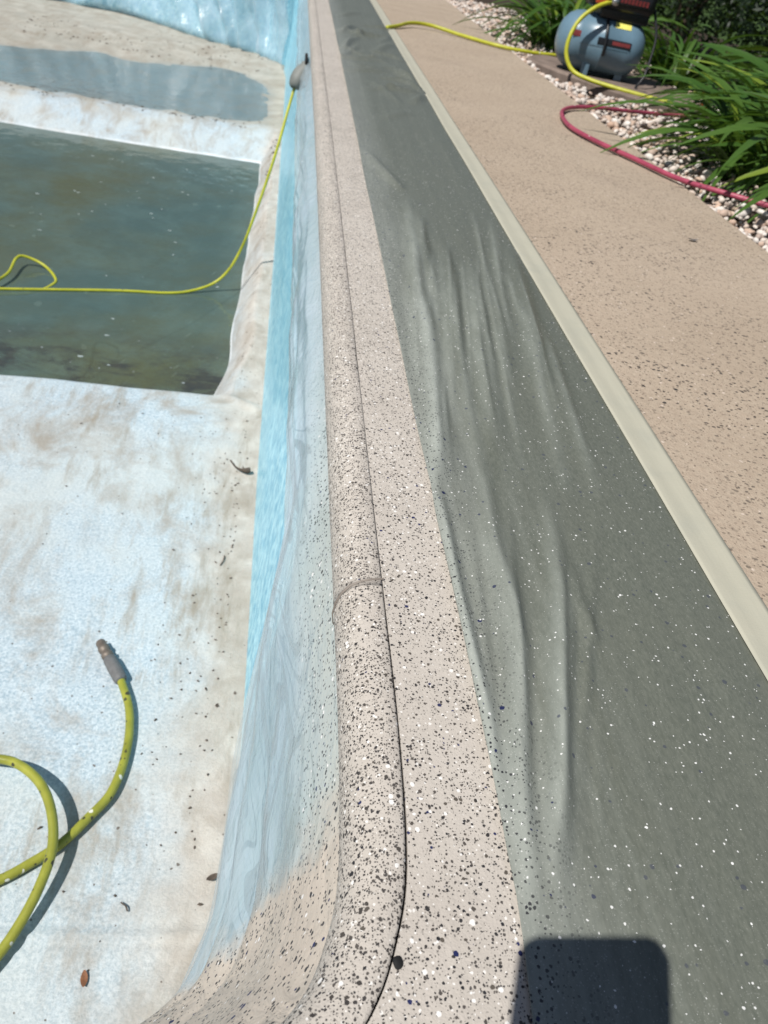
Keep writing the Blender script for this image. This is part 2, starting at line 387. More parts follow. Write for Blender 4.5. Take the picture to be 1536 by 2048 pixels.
M_BARK = simple('bark', (.07, .05, .035), .9, nscale=60, bump=.004)
def mat_stones():
    t = NT('river_gravel'); g = t.n('ShaderNodeNewGeometry')
    r = t.n('ShaderNodeValToRGB'); t.lk(g.outputs['Random Per Island'], r.inputs[0])
    e = r.color_ramp.elements
    stops = [(0, (.66, .57, .51)), (.2, (.76, .72, .67)), (.38, (.50, .34, .25)), (.5, (.72, .63, .55)), (.64, (.80, .78, .75)), (.78, (.46, .36, .30)), (.88, (.62, .44, .33)), (1, (.36, .30, .27))]
    e[0].position, e[0].color = 0, (*stops[0][1], 1); e[1].position, e[1].color = 1, (*stops[-1][1], 1)
    for p, c in stops[1:-1]:
        q = e.new(p); q.color = (*c, 1)
    c = t.mix(t.mapr(t.noise(90, 4), .35, .7, 0, .4), r.outputs[0], (.42, .33, .27))
    return t.done(t.pbsdf(c, .65, .3))
M_STONE = mat_stones()
def mat_leaf(name, a, b, tip):
    t = NT(name); oi = t.n('ShaderNodeObjectInfo')
    X, Y, Z = t.xyz()
    c = t.mix(oi.outputs['Random'], a, b)
    c = t.mix(t.mapr(t.noise(1.0, 3, vec=t.vscale(t.P, (6, 300, 300))), .35, .7, 0, .35), c, tuple(x * .65 for x in a))
    c = t.mix(t.math('MULTIPLY', t.math('GREATER_THAN', oi.outputs['Random'], .93), .8), c, tip)
    d = t.pbsdf(c, .42, .35)
    tr = t.n('ShaderNodeBsdfTranslucent'); t.lk(t.mix(.5, c, (.16, .30, .02)), tr.inputs[0])
    m = t.n('ShaderNodeMixShader'); m.inputs[0].default_value = .25; t.lk(d, m.inputs[1]); t.lk(tr.outputs[0], m.inputs[2])
    return t.done(m.outputs[0])
M_LEAF = mat_leaf('daylily_leaf', (.042, .105, .018), (.092, .175, .032), (.19, .26, .03))
M_SHRUB = mat_leaf('shrub_leaf', (.012, .026, .012), (.020, .036, .016), (.03, .05, .02))
M_WITHER = simple('withered_leaf', (.42, .22, .035), .6, nscale=60)
M_PETAL = simple('orange_petal', (.60, .12, .05), .5, nscale=60)

# ------------------------------------------------------------------ pool outline: matched top (under the nose) and bottom (floor) points
ZF = -0.70                                        # shallow floor
PAIRS = [((-3.2, .40), (-3.1, .55)), ((-2.9, .10), (-2.85, .26)), ((-1.5, .075), (-1.5, .235)), ((-.5, .075), (-.5, .24)), ((-.2, .08), (-.28, .25)),
         ((-.06, .092), (-.175, .275)), ((.0, .112), (-.095, .32)), ((.042, .148), (-.046, .361)), ((.059, .181), (-.02, .42)),
         ((.067, .22), (-.003, .478)), ((.07, .301), (.008, .59)), ((.07, .44), (.012, .72)), ((.07, .655), (.012, .88)),
         ((.07, 1.3), (.004, 1.4)), ((.069, 2.0), (0, 2.0)), ((.065, 3.0), (-.004, 3.0)), ((.06, 4.5), (-.014, 4.5)), ((.05, 6.0), (-.028, 6.0)), ((.035, 6.6), (-.04, 6.55)),
         ((-.05, 7.0), (-.10, 6.85)), ((-.32, 7.25), (-.34, 7.12)), ((-.66, 7.44), (-.66, 7.30)), ((-1.03, 7.78), (-1.05, 7.64)),
         ((-1.35, 8.0), (-1.38, 7.86)), ((-2.0, 8.02), (-2.0, 7.88)), ((-2.9, 7.95), (-2.85, 7.8)), ((-3.25, 7.6), (-3.15, 7.5)), ((-3.25, 4.0), (-3.1, 4.0))]
SUB = 14
TOP = catmull([(*p[0], 0) for p in PAIRS], SUB, True)
BOT = catmull([(*p[1], ZF) for p in PAIRS], SUB, True)
NP = len(TOP)
NRM = []
for i in range(NP):
    t = (TOP[(i + 1) % NP] - TOP[i - 1]).normalized(); NRM.append(Vector((t.y, -t.x, 0)))   # outward (deck side)
def off(i, d): return TOP[i] + NRM[i] * d
NOSE_W = 0.034
seam = [off(i, NOSE_W) for i in range(NP)]
flat_in = [off(i, NOSE_W + lerp(.0004, .0013, sstep(.62, .26, TOP[i].y))) for i in range(NP)]
flat_out = [off(i, .13) for i in range(NP)]

# ------------------------------------------------------------------ ground, deck, bed
DX0, DX1, DY0, DY1 = -4.5, 0.985, -2.5, 10.0
S = 600
g = [(-S, -S), (S, -S), (S, S), (-S, S), (DX0, DY0), (DX1, DY0), (DX1, DY1), (DX0, DY1)]
ground = mesh('ground', [(x, y, -.09) for x, y in g], [(0, 1, 5, 4), (1, 2, 6, 5), (2, 3, 7, 6), (3, 0, 4, 7)], M_LAWN, smooth=False)
tag(ground, kind='structure')
outer = [Vector((DX0, DY0, 0)), Vector((DX1, DY0, 0)), Vector((DX1, DY1, 0)), Vector((DX0, DY1, 0))]
allp = outer + flat_out
tri = tessellate_polygon([outer, flat_out])
dv = [(p.x, p.y, -.0008) for p in allp] + [(p.x, p.y, -.12) for p in outer]
n0 = len(allp)
def upf(t):
    a, b, c = [Vector(dv[k]) for k in t]
    return t if (b - a).cross(c - a).z > 0 else (t[0], t[2], t[1])
df = [upf(t) for t in tri] + [(k, n0 + k, n0 + (k + 1) % 4, (k + 1) % 4) for k in range(4)]
deck = mesh('pool_deck', dv, df, M_DECK, smooth=False); tag(deck, kind='structure')
bed = mesh('planting_bed', [(DX1 + .001, DY0, -.035), (4.2, DY0, -.035), (4.2, DY1, -.035), (DX1 + .001, DY1, -.035)], [(0, 1, 2, 3)], M_SOIL, smooth=False)
tag(bed, kind='structure')

# ------------------------------------------------------------------ swimming pool (liner walls, floor, water)
pool = empty('swimming_pool', (0, 0, 0)); tag(pool, 'drained in-ground pool with dirty pale floor and blue liner walls', 'pool')
def far_fold(a, u):
    fan = a * 7 + (u - .2) * 2.6 * math.sin(a * 2.3)
    return abs(noise.noise(Vector((fan * .8, u * .9, 1.5)))) * -.15 + noise.noise(Vector((fan * 1.9, u * 1.2, 6.5))) * .035
ROWS = 26
wv = []; wf = []
for i in range(NP):
    top = off(i, .012); b = BOT[i]; nrm = NRM[i]
    farw = sstep(6.3, 7.0, top.y) * sstep(-3.1, -2.9, top.x)
    for r in range(ROWS + 1):
        s = r / ROWS
        p = Vector((lerp(top.x, b.x, s ** .9), lerp(top.y, b.y, s ** .9), lerp(-.012, ZF - .02, s)))
        if farw > 0:      # slack, folded liner on the far wall
            p -= nrm * (far_fold(top.x, s) + .095) * farw * min(1, s * 6) * min(1, (1 - s) * 7 + .1)
        else: p -= nrm * noise.noise(Vector((p.x * 6, p.y * 2.5, p.z * 5))) * .006 * math.sin(math.pi * s)
        wv.append(p)
for i in range(NP):
    j = (i + 1) % NP
    for r in range(ROWS):
        a, b2 = i * (ROWS + 1) + r, j * (ROWS + 1) + r
        wf.append((a, a + 1, b2 + 1, b2))
wall = mesh('wall_liner', wv, wf, M_LINER, pool)

ZW = -0.80                                        # level of the standing water
NEAR, FARC, RIM = 1.858, 4.78, -.045              # edges of the sunken hopper
pud = catmull([(-3.0, 6.0, 0), (-1.85, 5.93, 0), (-1.36, 6.23, 0), (-1.08, 6.15, 0), (-.8, 6.28, 0), (-.545, 6.45, 0), (-.30, 6.36, 0), (-.135, 5.95, 0), (-.10, 5.4, 0), (-.125, 5.05, 0),
               (-.35, 4.92, 0), (-.7, 4.91, 0), (-1.0, 4.90, 0), (-1.3, 4.87, 0), (-1.55, 4.9, 0), (-3.0, 4.95, 0)], 6, True)
PB = [(p.x, p.y) for p in pud]
def pud_depth(x, y):                              # signed distance into the puddle hollow
    best = 9; ins = False; j = len(PB) - 1
    for i in range(len(PB)):
        ax, ay = PB[i]; bx, by = PB[j]
        if (ay > y) != (by > y) and x < (bx - ax) * (y - ay) / (by - ay) + ax: ins = not ins
        ex, ey = bx - ax, by - ay; q = max(0, min(1, ((x - ax) * ex + (y - ay) * ey) / (ex * ex + ey * ey + 1e-9)))
        d = (x - ax - ex * q) ** 2 + (y - ay - ey * q) ** 2
        best = min(best, d); j = i
    d = math.sqrt(best); return d if ins else -d
def floor_z(x, y):
    z = ZF + .006 * noise.noise(Vector((x * 2.2, y * 2.2, 1.0))) + .0025 * noise.noise(Vector((x * 9, y * 9, 4.0)))
    rim = RIM - .045 * sstep(2.25, 1.86, y) + .012 * noise.noise(Vector((0, y * 3, 7)))
    dx = rim - x; yn = NEAR + .012 * noise.noise(Vector((x * 3.0, 0, 2)))
    dn = y - yn; df_ = FARC + .02 * noise.noise(Vector((x * 1.7, 3, 2))) - y
    if dx > 0 and dn > 0 and df_ > 0:
        depth = min(dx * 1.55, dn * 1.9, df_ * .46)
        soft = .5 * (depth + math.sqrt(depth * depth + .0004)) - .01
        sd = max(soft, 0)
        if sd > .12: sd = .12 + (sd - .12) * .45
        z -= min(sd, .55) + .01 * sstep(.1, .2, sd) * noise.noise(Vector((x * 3, y * 3, 6)))
    # fold in the liner seam near the camera and little creases at the hopper corner
    yy = y - (.462 + .05 * (x + .3) * (x + .3) + .004 * noise.noise(Vector((x * 7, 0, 0))))
    z += .0045 * math.exp(-(yy / .006) ** 2) + .0025 * math.exp(-((yy + .02) / .005) ** 2)
    d = (x + .05) * .5 + (y - 1.84)
    z += .010 * math.exp(-(d / .012) ** 2) * sstep(-.26, -.14, x) * sstep(.02, -.04, x)
    d2 = (x + .05) * -.35 + (y - 1.74)
    z += .006 * math.exp(-(d2 / .01) ** 2) * sstep(-.28, -.16, x)
    # cove where the floor meets the wall, loose material on the far shelf
    if y > 4.72:
        d = pud_depth(x, y) + .05 * noise.noise(Vector((x * 3.1, y * 3.1, 9))) - .02
        z = lerp(z, ZF + .004 - (.05 * d if d > 0 else .09 * d), sstep(4.72, 4.86, y)) + .004 * noise.noise(Vector((x * 9, y * 9, 3)))
        z = min(z, ZF + .045)
    return z
xs = []; x = .11
while x > -3.4: xs.append(x); x -= .0075 if x > -.4 else (.014 if x > -1.2 else .04)
ys = []; y = .05
while y < 8.2: ys.append(y); y += .007 if y < .7 else (.012 if y < 2.3 else (.03 if y < 5.2 else .05))
ys += [1.852, 1.861, 1.866]; ys.sort()
def inside(px, py):
    c = False; j = NP - 1
    for i in range(NP):
        a, b = BOT[i], BOT[j]
        if (a.y > py) != (b.y > py) and px < (b.x - a.x) * (py - a.y) / (b.y - a.y) + a.x: c = not c
        j = i
    return c
fv = []; ff = []; W = len(xs)
for y in ys:
    for x in xs: fv.append((x, y, floor_z(x, y)))
def xmax_at(y):                                   # floor stops just behind the wall base
    best = -9
    for i in range(NP):
        if abs(BOT[i].x) < .5 or True:
            a, b = BOT[i], BOT[(i + 1) % NP]
            if (a.y - y) * (b.y - y) <= 0 and a.y != b.y: best = max(best, a.x + (b.x - a.x) * (y - a.y) / (b.y - a.y))
    return best
xm = [xmax_at(y) + .03 for y in ys]
for r in range(len(ys) - 1):
    for c in range(W - 1):
        if xs[c + 1] < max(xm[r], xm[r + 1]): ff.append((r * W + c, (r + 1) * W + c, (r + 1) * W + c + 1, r * W + c + 1))
floor = mesh('floor', fv, ff, M_FLOOR, pool)
water = mesh('water', [(-3.3, 1.8, ZW), (.0, 1.8, ZW), (.0, 4.9, ZW), (-3.3, 4.9, ZW)], [(0, 1, 2, 3)], M_WATER, smooth=False)
tag(water, kind='structure')
tri = tessellate_polygon([pud]); pv = [(p.x, p.y, ZF + .004) for p in pud]
pf = []
for t3 in tri:
    a, b, c = [Vector(pv[k]) for k in t3]
    pf.append(t3 if (b - a).cross(c - a).z > 0 else (t3[0], t3[2], t3[1]))
puddle = mesh('puddle', pv, pf, M_PUDDLE, smooth=False); tag(puddle, kind='structure')

# ------------------------------------------------------------------ coping: nose pieces, flat band, joint strip
coping = empty('pool_coping', (0, 0, 0)); tag(coping, 'speckled beige bullnose coping running along the pool edge', 'coping')
PROF = [(.034, -.006), (.034, .0006), (.0325, .0014), (.026, .0016), (.018, .0004), (.0105, -.0035), (.0045, -.0105), (.0008, -.0195), (-.0004, -.029), (.0012, -.038), (.0055, -.044), (.012, -.046)]
def nose_piece(i0, i1, name='nose'):
    v = []; f = []; K = len(PROF)
    idx = list(range(i0, i1 + 1))
    for i in idx:
        ii = i % NP
        for d, z in PROF:
            p = off(ii, d)
            w = .0006 * noise.noise(Vector((p.x * 8, p.y * 8, z * 30)))
            v.append((p.x + NRM[ii].x * w, p.y + NRM[ii].y * w, z))
    for a in range(len(idx) - 1):
        for k in range(K - 1): f.append((a * K + k, a * K + k + 1, (a + 1) * K + k + 1, (a + 1) * K + k))
    f.append(tuple(range(K))); f.append(tuple((len(idx) - 1) * K + k for k in range(K))[::-1])
    return mesh(name, v, f, M_NOSE, coping)
jI = min(range(NP), key=lambda i: (TOP[i] - Vector((.07, .432, 0))).length)
n_near = nose_piece(jI - 12 * SUB, jI)
far_end = min(range(NP), key=lambda i: (TOP[i] - Vector((.05, 6.0, 0))).length)
nose_piece(jI, far_end); nose_piece(far_end, jI - 12 * SUB + NP)
v = []; f = []
for i in range(NP):
    a, b = flat_in[i], flat_out[i]
    v += [(a.x, a.y, -.007), (a.x, a.y, 0), (b.x, b.y, 0), (b.x, b.y, -.007)]
for i in range(NP):
    j = (i + 1) % NP
    for k in range(3): f.append((i * 4 + k, i * 4 + k + 1, j * 4 + k + 1, j * 4 + k)[::-1])
mesh('flat_band', v, f, M_FLAT, coping, smooth=False)
v = []; f = []                                     # dark bottom of the open joint behind the nose
for i in range(NP):
    a, b = off(i, NOSE_W - .004), off(i, NOSE_W + .005); v += [(a.x, a.y, -.0055), (b.x, b.y, -.0055)]
for i in range(NP): f.append((i * 2, i * 2 + 1, ((i + 1) % NP) * 2 + 1, ((i + 1) % NP) * 2)[::-1])
mesh('joint_gap', v, f, M_DARK, coping, smooth=False)
def joint_strip(y0):
    v = []; f = []; prof = [(.036, .0012)] + PROF[2:]
    K = len(prof); half = .0010
    for s in (-1, 0, 1):
        for k, (d, z) in enumerate(prof):
            u = k / (K - 1)
            yy = y0 + s * half + .004 - .018 * u ** 1.4
            lift = .0013 if s == 0 else .0002
            nz = Vector((-1, 0)) if k > 5 else Vector((0, 1))
            v.append((.07 + d - (lift if k > 3 else 0), yy, z + (lift if k <= 6 else 0)))
    for s in range(2):
        for k in range(K - 1): f.append((s * K + k, s * K + k + 1, (s + 1) * K + k + 1, (s + 1) * K + k)[::-1])
    return mesh('joint_strip', v, f, M_CAULK, coping)
joint_strip(.432)
# lump of black sealant sitting in the joint
bm = bmesh.new(); bmesh.ops.create_icosphere(bm, subdivisions=3, radius=.0027)
for q in bm.verts: q.co = q.co * (1 + .35 * noise.noise(q.co * 260)); q.co.z *= .6; q.co.y *= 1.25
bmesh.ops.translate(bm, vec=(.0905, .1575, .0006), verts=bm.verts)
me = bpy.data.meshes.new('sealant_lump'); bm.to_mesh(me); bm.free(); me.materials.append(M_DARK)
o = bpy.data.objects.new('sealant_lump', me); col.objects.link(o); o.parent = coping

# ------------------------------------------------------------------ masking paper with pulled folds, and the tape that holds it
FOLDS = [  # polyline, half width, height
    ([(.232, 1.461), (.207, 1.109), (.194, .863), (.184, .728), (.170, .602), (.160, .55)], .011, .0075),
    ([(.164, .56), (.165, .525), (.163, .447), (.163, .368), (.164, .31), (.162, .261), (.161, .217)], .0065, .0055),
    ([(.215, .60), (.206, .50), (.204, .43), (.200, .371), (.191, .33), (.177, .261), (.170, .211), (.165, .18)], .0085, .0068),
    ([(.272, .562), (.254, .457), (.232, .373), (.221, .332), (.203, .262), (.188, .217), (.181, .19)], .0095, .0072),
    ([(.272, 1.25), (.250, 1.027), (.228, .848), (.211, .682)], .010, .0045),
    ([(.300, 1.15), (.271, .929), (.246, .741), (.232, .61)], .011, .0042),
    ([(.393, 1.275), (.371, 1.128), (.345, .93), (.31, .75)], .014, .0050),
    ([(.245, 1.40), (.229, 1.157), (.222, 1.0)], .009, .0040),
    ([(.33, 1.15), (.305, .95), (.285, .78)], .011, .0032),
    ([(.36, 1.0), (.34, .8), (.32, .62)], .013, .0030),
    ([(.213, 3.379), (.159, 2.90)], .012, .0055), ([(.26, 3.5), (.165, 3.1)], .012, .0045), ([(.24, 3.25), (.16, 2.88)], .010, .004),
    ([(.399, 2.531), (.336, 2.665), (.26, 2.66)], .012, .007), ([(.396, 2.50), (.33, 2.33)], .011, .0065), ([(.397, 2.515), (.30, 2.50), (.24, 2.56)], .010, .006),
    ([(.390, 2.62), (.255, 2.47), (.2, 2.42)], .014, .0045), ([(.39, 2.9), (.25, 2.8), (.17, 2.85)], .018, .004), ([(.397, 2.54), (.35, 2.78), (.31, 2.95)], .011, .006),
    ([(.25, 3.8), (.17, 3.45)], .014, .005), ([(.3, 4.3), (.18, 4.0)], .018, .005), ([(.36, 3.4), (.28, 3.1)], .016, .004),
    ([(.274, .471), (.264, .412), (.268, .375)], .006, .0022), ([(.17, 1.75), (.20, 1.6), (.225, 1.5)], .012, .006)]
RF = random.Random(11)
FAN0 = len(FOLDS)
for k in range(30):       # many fine creases fanning out from the held edge
    y0 = RF.uniform(.56, .95); x0 = .165 + k * .0058 + RF.uniform(-.004, .004); L = RF.uniform(.22, .60); sl = RF.uniform(.09, .15)
    FOLDS.append(([(x0, y0), (x0 + sl * L * .45 + RF.uniform(-.004, .004), y0 + L * .5), (x0 + sl * L, y0 + L)], *((RF.uniform(.0032, .005), RF.uniform(.0008, .0015)) if k % 2 else (RF.uniform(.0055, .0095), RF.uniform(.0012, .0028)))))
FAN1 = len(FOLDS)
for k in range(14):
    x0 = .170 + k * .004; y0 = RF.uniform(.19, .30); L = RF.uniform(.12, .30); sl = .08 + k * .022
    FOLDS.append(([(x0, y0), (x0 + sl * L * .5, y0 + L * .5), (x0 + sl * L, y0 + L)], RF.uniform(.003, .0055), RF.uniform(.0006, .0014)))
for k in range(16):
    x0 = RF.uniform(.17, .39); y0 = RF.uniform(2.1, 3.9); a = RF.uniform(-1.2, 1.2); L = RF.uniform(.06, .14)
    FOLDS.append(([(x0 - math.cos(a) * L, y0 - math.sin(a) * L * 1.6), (x0, y0 + .01), (min(.392, x0 + math.cos(a) * L), y0 + math.sin(a) * L * 1.6)], RF.uniform(.010, .016), RF.uniform(.003, .0065)))
SEGS = []; RDG = []
for pl, w, h in FOLDS:
    cp = catmull([(a, b, 0) for a, b in pl], 4)
    SEGS.append((cp, w, h, min(p.y for p in cp) - w * 4 - .005, max(p.y for p in cp) + w * 4 + .005, min(p.x for p in cp) - w * 3, max(p.x for p in cp) + w * 3))
def paper_z(x, y):
    z = .0012; rdg = 0
    for fi, (cp, w, h, y0, y1, xa, xb) in enumerate(SEGS):
        if not (y0 <= y <= y1 and xa <= x <= xb): continue
        best = 9; tb = 0; n = len(cp)
        ky = .8 if w < .015 else 1.0
        for k in range(n - 1):
            p, q = cp[k], cp[k + 1]
            ex, ey = q.x - p.x, (q.y - p.y) * ky; wx, wy = x - p.x, (y - p.y) * ky
            u = max(0, min(1, (wx * ex + wy * ey) / (ex * ex + ey * ey + 1e-12)))
            d = (wx - u * ex) ** 2 + (wy - u * ey) ** 2
            if d < best: best = d; tb = (k + u) / (n - 1)
        w = w * (1 + .25 * noise.noise(Vector((y * 9, fi * 3.7, 0))))
        env = math.sin(math.pi * min(1, max(0, .01 + tb * .98))) ** .8 * (1 + .3 * noise.noise(Vector((y * 7, fi * 5.1, 4))))
        z += 1.55 * h * env * math.exp(-best / (w * w))
        if fi < 4 or FAN0 <= fi < FAN1: rdg = max(rdg, (.75 if fi < 2 else .5 if fi < 4 else .3) * env * math.exp(-best / (w * w * .8)))  # crest weight for the painted-on sheen and overspray, fan creases included
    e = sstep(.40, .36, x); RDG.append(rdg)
    z += e * (.0011 * (1 + noise.noise(Vector((x * 34, y * 3.2, 1)))) + .0005 * (1 + noise.noise(Vector((x * 90, y * 7, 5)))))
    z += .0022 * (1 + noise.noise(Vector((x * 13, y * 5, 9)))) * e * sstep(1.5, 2.2, y)
    return z
py = []; y = .02
while y < 7.2: py.append(y); y += .004 if y < .7 else (.008 if y < 1.6 else .02)
NX = 120; pv = []; pf = []
for y in py:
    x0 = .1585 + .0018 * noise.noise(Vector((0, y * 2.2, 3))) + .001 * math.exp(-((y - .555) / .02) ** 2) - .006 * sstep(.19, .1, y)
    for k in range(NX):
        x = lerp(x0, .402, (k / (NX - 1)) ** 1.15); pv.append((x, y, paper_z(x, y)))
for r in range(len(py) - 1):
    for k in range(NX - 1): pf.append((r * NX + k, r * NX + k + 1, (r + 1) * NX + k + 1, (r + 1) * NX + k))
paper = mesh('masking_paper', pv, pf, M_PAPER, attr={'overspray_sheen': RDG})
sol = paper.modifiers.new('thickness', 'SOLIDIFY'); sol.thickness = .0003
tag(paper, 'grey-green masking paper strip, wrinkled and flecked with paint, beside the coping', 'paper')
tv = []; tf = []; TX = 10
for r, y in enumerate(py[::2]):
    for k in range(TX):
        u = k / (TX - 1); jit = .0007 * noise.noise(Vector((u * 9, y * 6, 0)))
        x = lerp(.397 + .0018 * noise.noise(Vector((0, y * 2.6, 8))), .440 + .0022 * noise.noise(Vector((0, y * 1.6, 18))), u)
        tv.append((x, y, .0028 - .0020 * sstep(.10, .6, u) + ((.0004) * noise.noise(Vector((x * 60, y * 9, 2))) + .0004 * noise.noise(Vector((x * 30, y * 40, 2))) if 0 < k < TX - 1 else 0)))
for r in range(len(py[::2]) - 1):
    for k in range(TX - 1): tf.append((r * TX + k, r * TX + k + 1, (r + 1) * TX + k + 1, (r + 1) * TX + k))
tape = mesh('masking_tape', tv, tf, M_TAPE)
sol = tape.modifiers.new('thickness', 'SOLIDIFY'); sol.thickness = .0002
tag(tape, 'long cream masking tape strip holding down the paper on the deck', 'tape')

# ------------------------------------------------------------------ clear plastic film hung from the nose over the wall
i_a = min(range(NP), key=lambda i: (TOP[i] - Vector((-.35, .078, 0))).length)
i_b = min(range(NP), key=lambda i: (TOP[i] - Vector((.05, 6.1, 0))).length)
FINE = 4; FR = 60; fvv = []; fff = []; A_p = []; A_o = []; A_w = []
cnt = (i_b - i_a) * FINE
for q in range(cnt + 1):
    i = i_a + q // FINE; t = (q % FINE) / FINE; j = min(i + 1, NP - 1)
    top = off(i, .003).lerp(off(j, .003), t); b = BOT[i].lerp(BOT[j], t); nrm = NRM[i].lerp(NRM[j], t).normalized()
    yb = top.y
    zb = lerp(-.205, -.692, sstep(.66, .42, yb)) + .015 * noise.noise(Vector((0, yb * 3, 4)))
    for r in range(FR + 1):
        s = r / FR; z = lerp(-.034, zb, s); k = (z - -.034) / (ZF + .034)
        p = Vector((lerp(top.x, b.x, k ** .85), lerp(top.y, b.y, k ** .85), z))
        bulge = .010 + .010 * noise.noise(Vector((yb * 1.8, s * 2.2, 2))) + .012 * math.sin(math.pi * s) * (1 + noise.noise(Vector((yb * 5, s * 1.5, 7))))
        nearb = sstep(.50, .20, yb)
        # long gathered folds running along the wall
        g1 = .008 * math.sin(s * 34 + 2.4 * noise.noise(Vector((yb * 2.6, s * 2, 1))) + yb * 5) * sstep(.12, .35, s) * sstep(.8, .5, s) * (.25 + .75 * nearb) * sstep(1.4, .8, yb)
        g2 = .0035 * noise.noise(Vector((yb * 9, s * 14, 5)))
        p -= nrm * ((bulge + g1 + g2) * min(1, s * 9))
        fvv.append(p)
        dd = max(-.1, .262 - yb); sm = min(.72, 2.2 * dd + (25 * dd * dd if dd > 0 else 0)); A_p.append(min(1, max(0, .5 + (sm - s) * 2.6)))
        A_o.append(sstep(.19, .02, s) * lerp(.35, 1, sstep(1.0, .35, yb)) * sstep(3.5, .9, yb))
        A_w.append(sstep(.85, .6, yb) * sstep(.07, .12, s) * sstep(.44, .30, s))
for q in range(cnt):
    for r in range(FR):
        a, b2 = q * (FR + 1) + r, (q + 1) * (FR + 1) + r
        fff.append((a, a + 1, b2 + 1, b2))
film = mesh('plastic_sheet', fvv, fff, M_FILM, attr={'paint': A_p, 'overspray_sheen': A_o, 'wet': A_w})
tag(film, 'thin clear plastic sheet hanging from the coping over the blue pool wall', 'plastic sheet')

fw_a = min(range(NP), key=lambda i: (TOP[i] - Vector((.03, 6.62, 0))).length); fw_b = min(range(NP), key=lambda i: (TOP[i] - Vector((-2.85, 7.95, 0))).length)
fv2 = []; ff2 = []; FS = 5; RW = 30; cn = (fw_b - fw_a) * FS
for q in range(cn + 1):
    i = fw_a + q // FS; t = (q % FS) / FS; j = min(i + 1, NP - 1)
    top = off(i, .004).lerp(off(j, .004), t); b = BOT[i].lerp(BOT[j], t); nrm = NRM[i].lerp(NRM[j], t).normalized(); a = top.x * 1.0
    for r in range(RW + 1):
        u = r / RW; p = Vector((lerp(top.x, b.x, u), lerp(top.y, b.y, u), lerp(-.035, ZF + .01, u)))
        f1 = far_fold(a, u) + .02 * noise.noise(Vector((a * 17, u * 6, 3)))
        p -= nrm * ((.125 + f1) * min(1, u * 6) * min(1, (1 - u) * 7 + .25))
        fv2.append(p)
for q in range(cn):
    for r in range(RW): ff2.append((q * (RW + 1) + r, q * (RW + 1) + r + 1, (q + 1) * (RW + 1) + r + 1, (q + 1) * (RW + 1) + r))
film2 = mesh('plastic_sheet', fv2, ff2, M_FILM2)
tag(film2, 'crumpled clear plastic sheet over the blue far wall of the pool', 'plastic sheet')

# ------------------------------------------------------------------ hoses
HR = .0069
h = empty('yellow_hose', (-.29, .53, ZF)); tag(h, 'scuffed yellow hose with metal end fitting lying on the pale pool floor', 'hose')
def loc(parent, pts): return [Vector(p) - Vector(parent.location) for p in pts]
zz = ZF + HR + .003
ptsA = [(-.198, .880, zz), (-.172, .815, zz), (-.163, .740, zz), (-.172, .668, zz), (-.197, .624, zz), (-.226, .584, zz), (-.26, .555, zz), (-.295, .531, zz),
        (-.36, .50, zz), (-.46, .50, zz + .004), (-.52, .56, zz + .008), (-.49, .66, zz + .012), (-.41, .705, zz + .016), (-.342, .704, zz + .020), (-.305, .690, zz + .026), (-.268, .658, zz + .030),
        (-.243, .615, zz + .030), (-.2305, .567, zz + .0245), (-.234, .52, zz + .019), (-.247, .474, zz + .012), (-.268, .43, zz + .006), (-.31, .37, zz), (-.38, .32, zz), (-.5, .29, zz)]
tube('hose', loc(h, ptsA), HR, M_HOSE, h, 10, 14)
d = (Vector((-.198, .880, zz)) - Vector((-.186, .850, zz))).normalized()
e0 = Vector((-.1965, .8765, zz)) - Vector(h.location)
d = Vector((-.52, .85, 0)).normalized()
pth = [e0 + d * k for k in (-.003, 0, .004, .012, .03, .045, .052, .055)]
v, f = tube_data(pth, lambda u: [.0088, .0108, .0115, .0118, .0118, .0114, .0108, .0085][round(u * 7)], 20); sl = mesh('sleeve', v, f, M_RUBBER, h)
pth = [e0 + d * k for k in (.050, .056, .058, .064, .066, .072, .074, .080, .082, .093, .096)]
v, f = tube_data(pth, lambda u: [.007, .0085, .0105, .0105, .0082, .0082, .0102, .0102, .0085, .0088, .0075][round(u * 10)], 20); mesh('end_fitting', v, f, M_BRASS, h)

hb = empty('yellow_hose', (0, 3.0, -.12)); tag(hb, 'yellow hose dropping from the wall fitting and floating on the green water', 'hose')
zw = ZW + .004
ptsB = [(.030, 3.02, -.095), (.020, 3.0, -.125), (.004, 2.955, -.19), (-.016, 2.90, -.28), (-.044, 2.86, -.39), (-.078, 2.83, -.51), (-.113, 2.805, -.62), (-.155, 2.79, -.71), (-.205, 2.775, -.765), (-.275, 2.74, -.79), (-.36, 2.70, zw),
        (-.53, 2.665, zw), (-.74, 2.605, zw), (-.89, 2.562, zw), (-1.15, 2.5, zw), (-1.35, 2.55, zw), (-1.3, 2.66, zw + .01), (-1.05, 2.56, zw + .018), (-.93, 2.548, zw + .020), (-.888, 2.64, zw + .02), (-.889, 2.755, zw + .03), (-.868, 2.785, zw + .03), (-.805, 2.775, zw + .012), (-.755, 2.72, zw - .003),
        (-.745, 2.66, zw - .004), (-.80, 2.585, zw - .012), (-.92, 2.54, zw - .014), (-1.2, 2.48, zw - .016)]
tube('hose', loc(hb, ptsB), .0050, M_HOSE2, hb, 8, 10)

fit = empty('wall_fitting', (.04, 3.0, -.10)); tag(fit, 'rounded grey fitting under the coping where the yellow hose enters the wall', 'fitting')
v, f = tube_data(catmull([(.012, .02, .055), (.010, .012, .035), (-.002, .004, .012), (-.012, -.006, -.010), (-.014, -.012, -.024)], 5), lambda u: .010 + .021 * math.sin(math.pi * min(1, .05 + u * .80)), 18)
mesh('dome', v, f, M_GREY, fit)
box('slot', (.012, .05, .060), (.010, .11, .022), M_DARK, fit, .004)

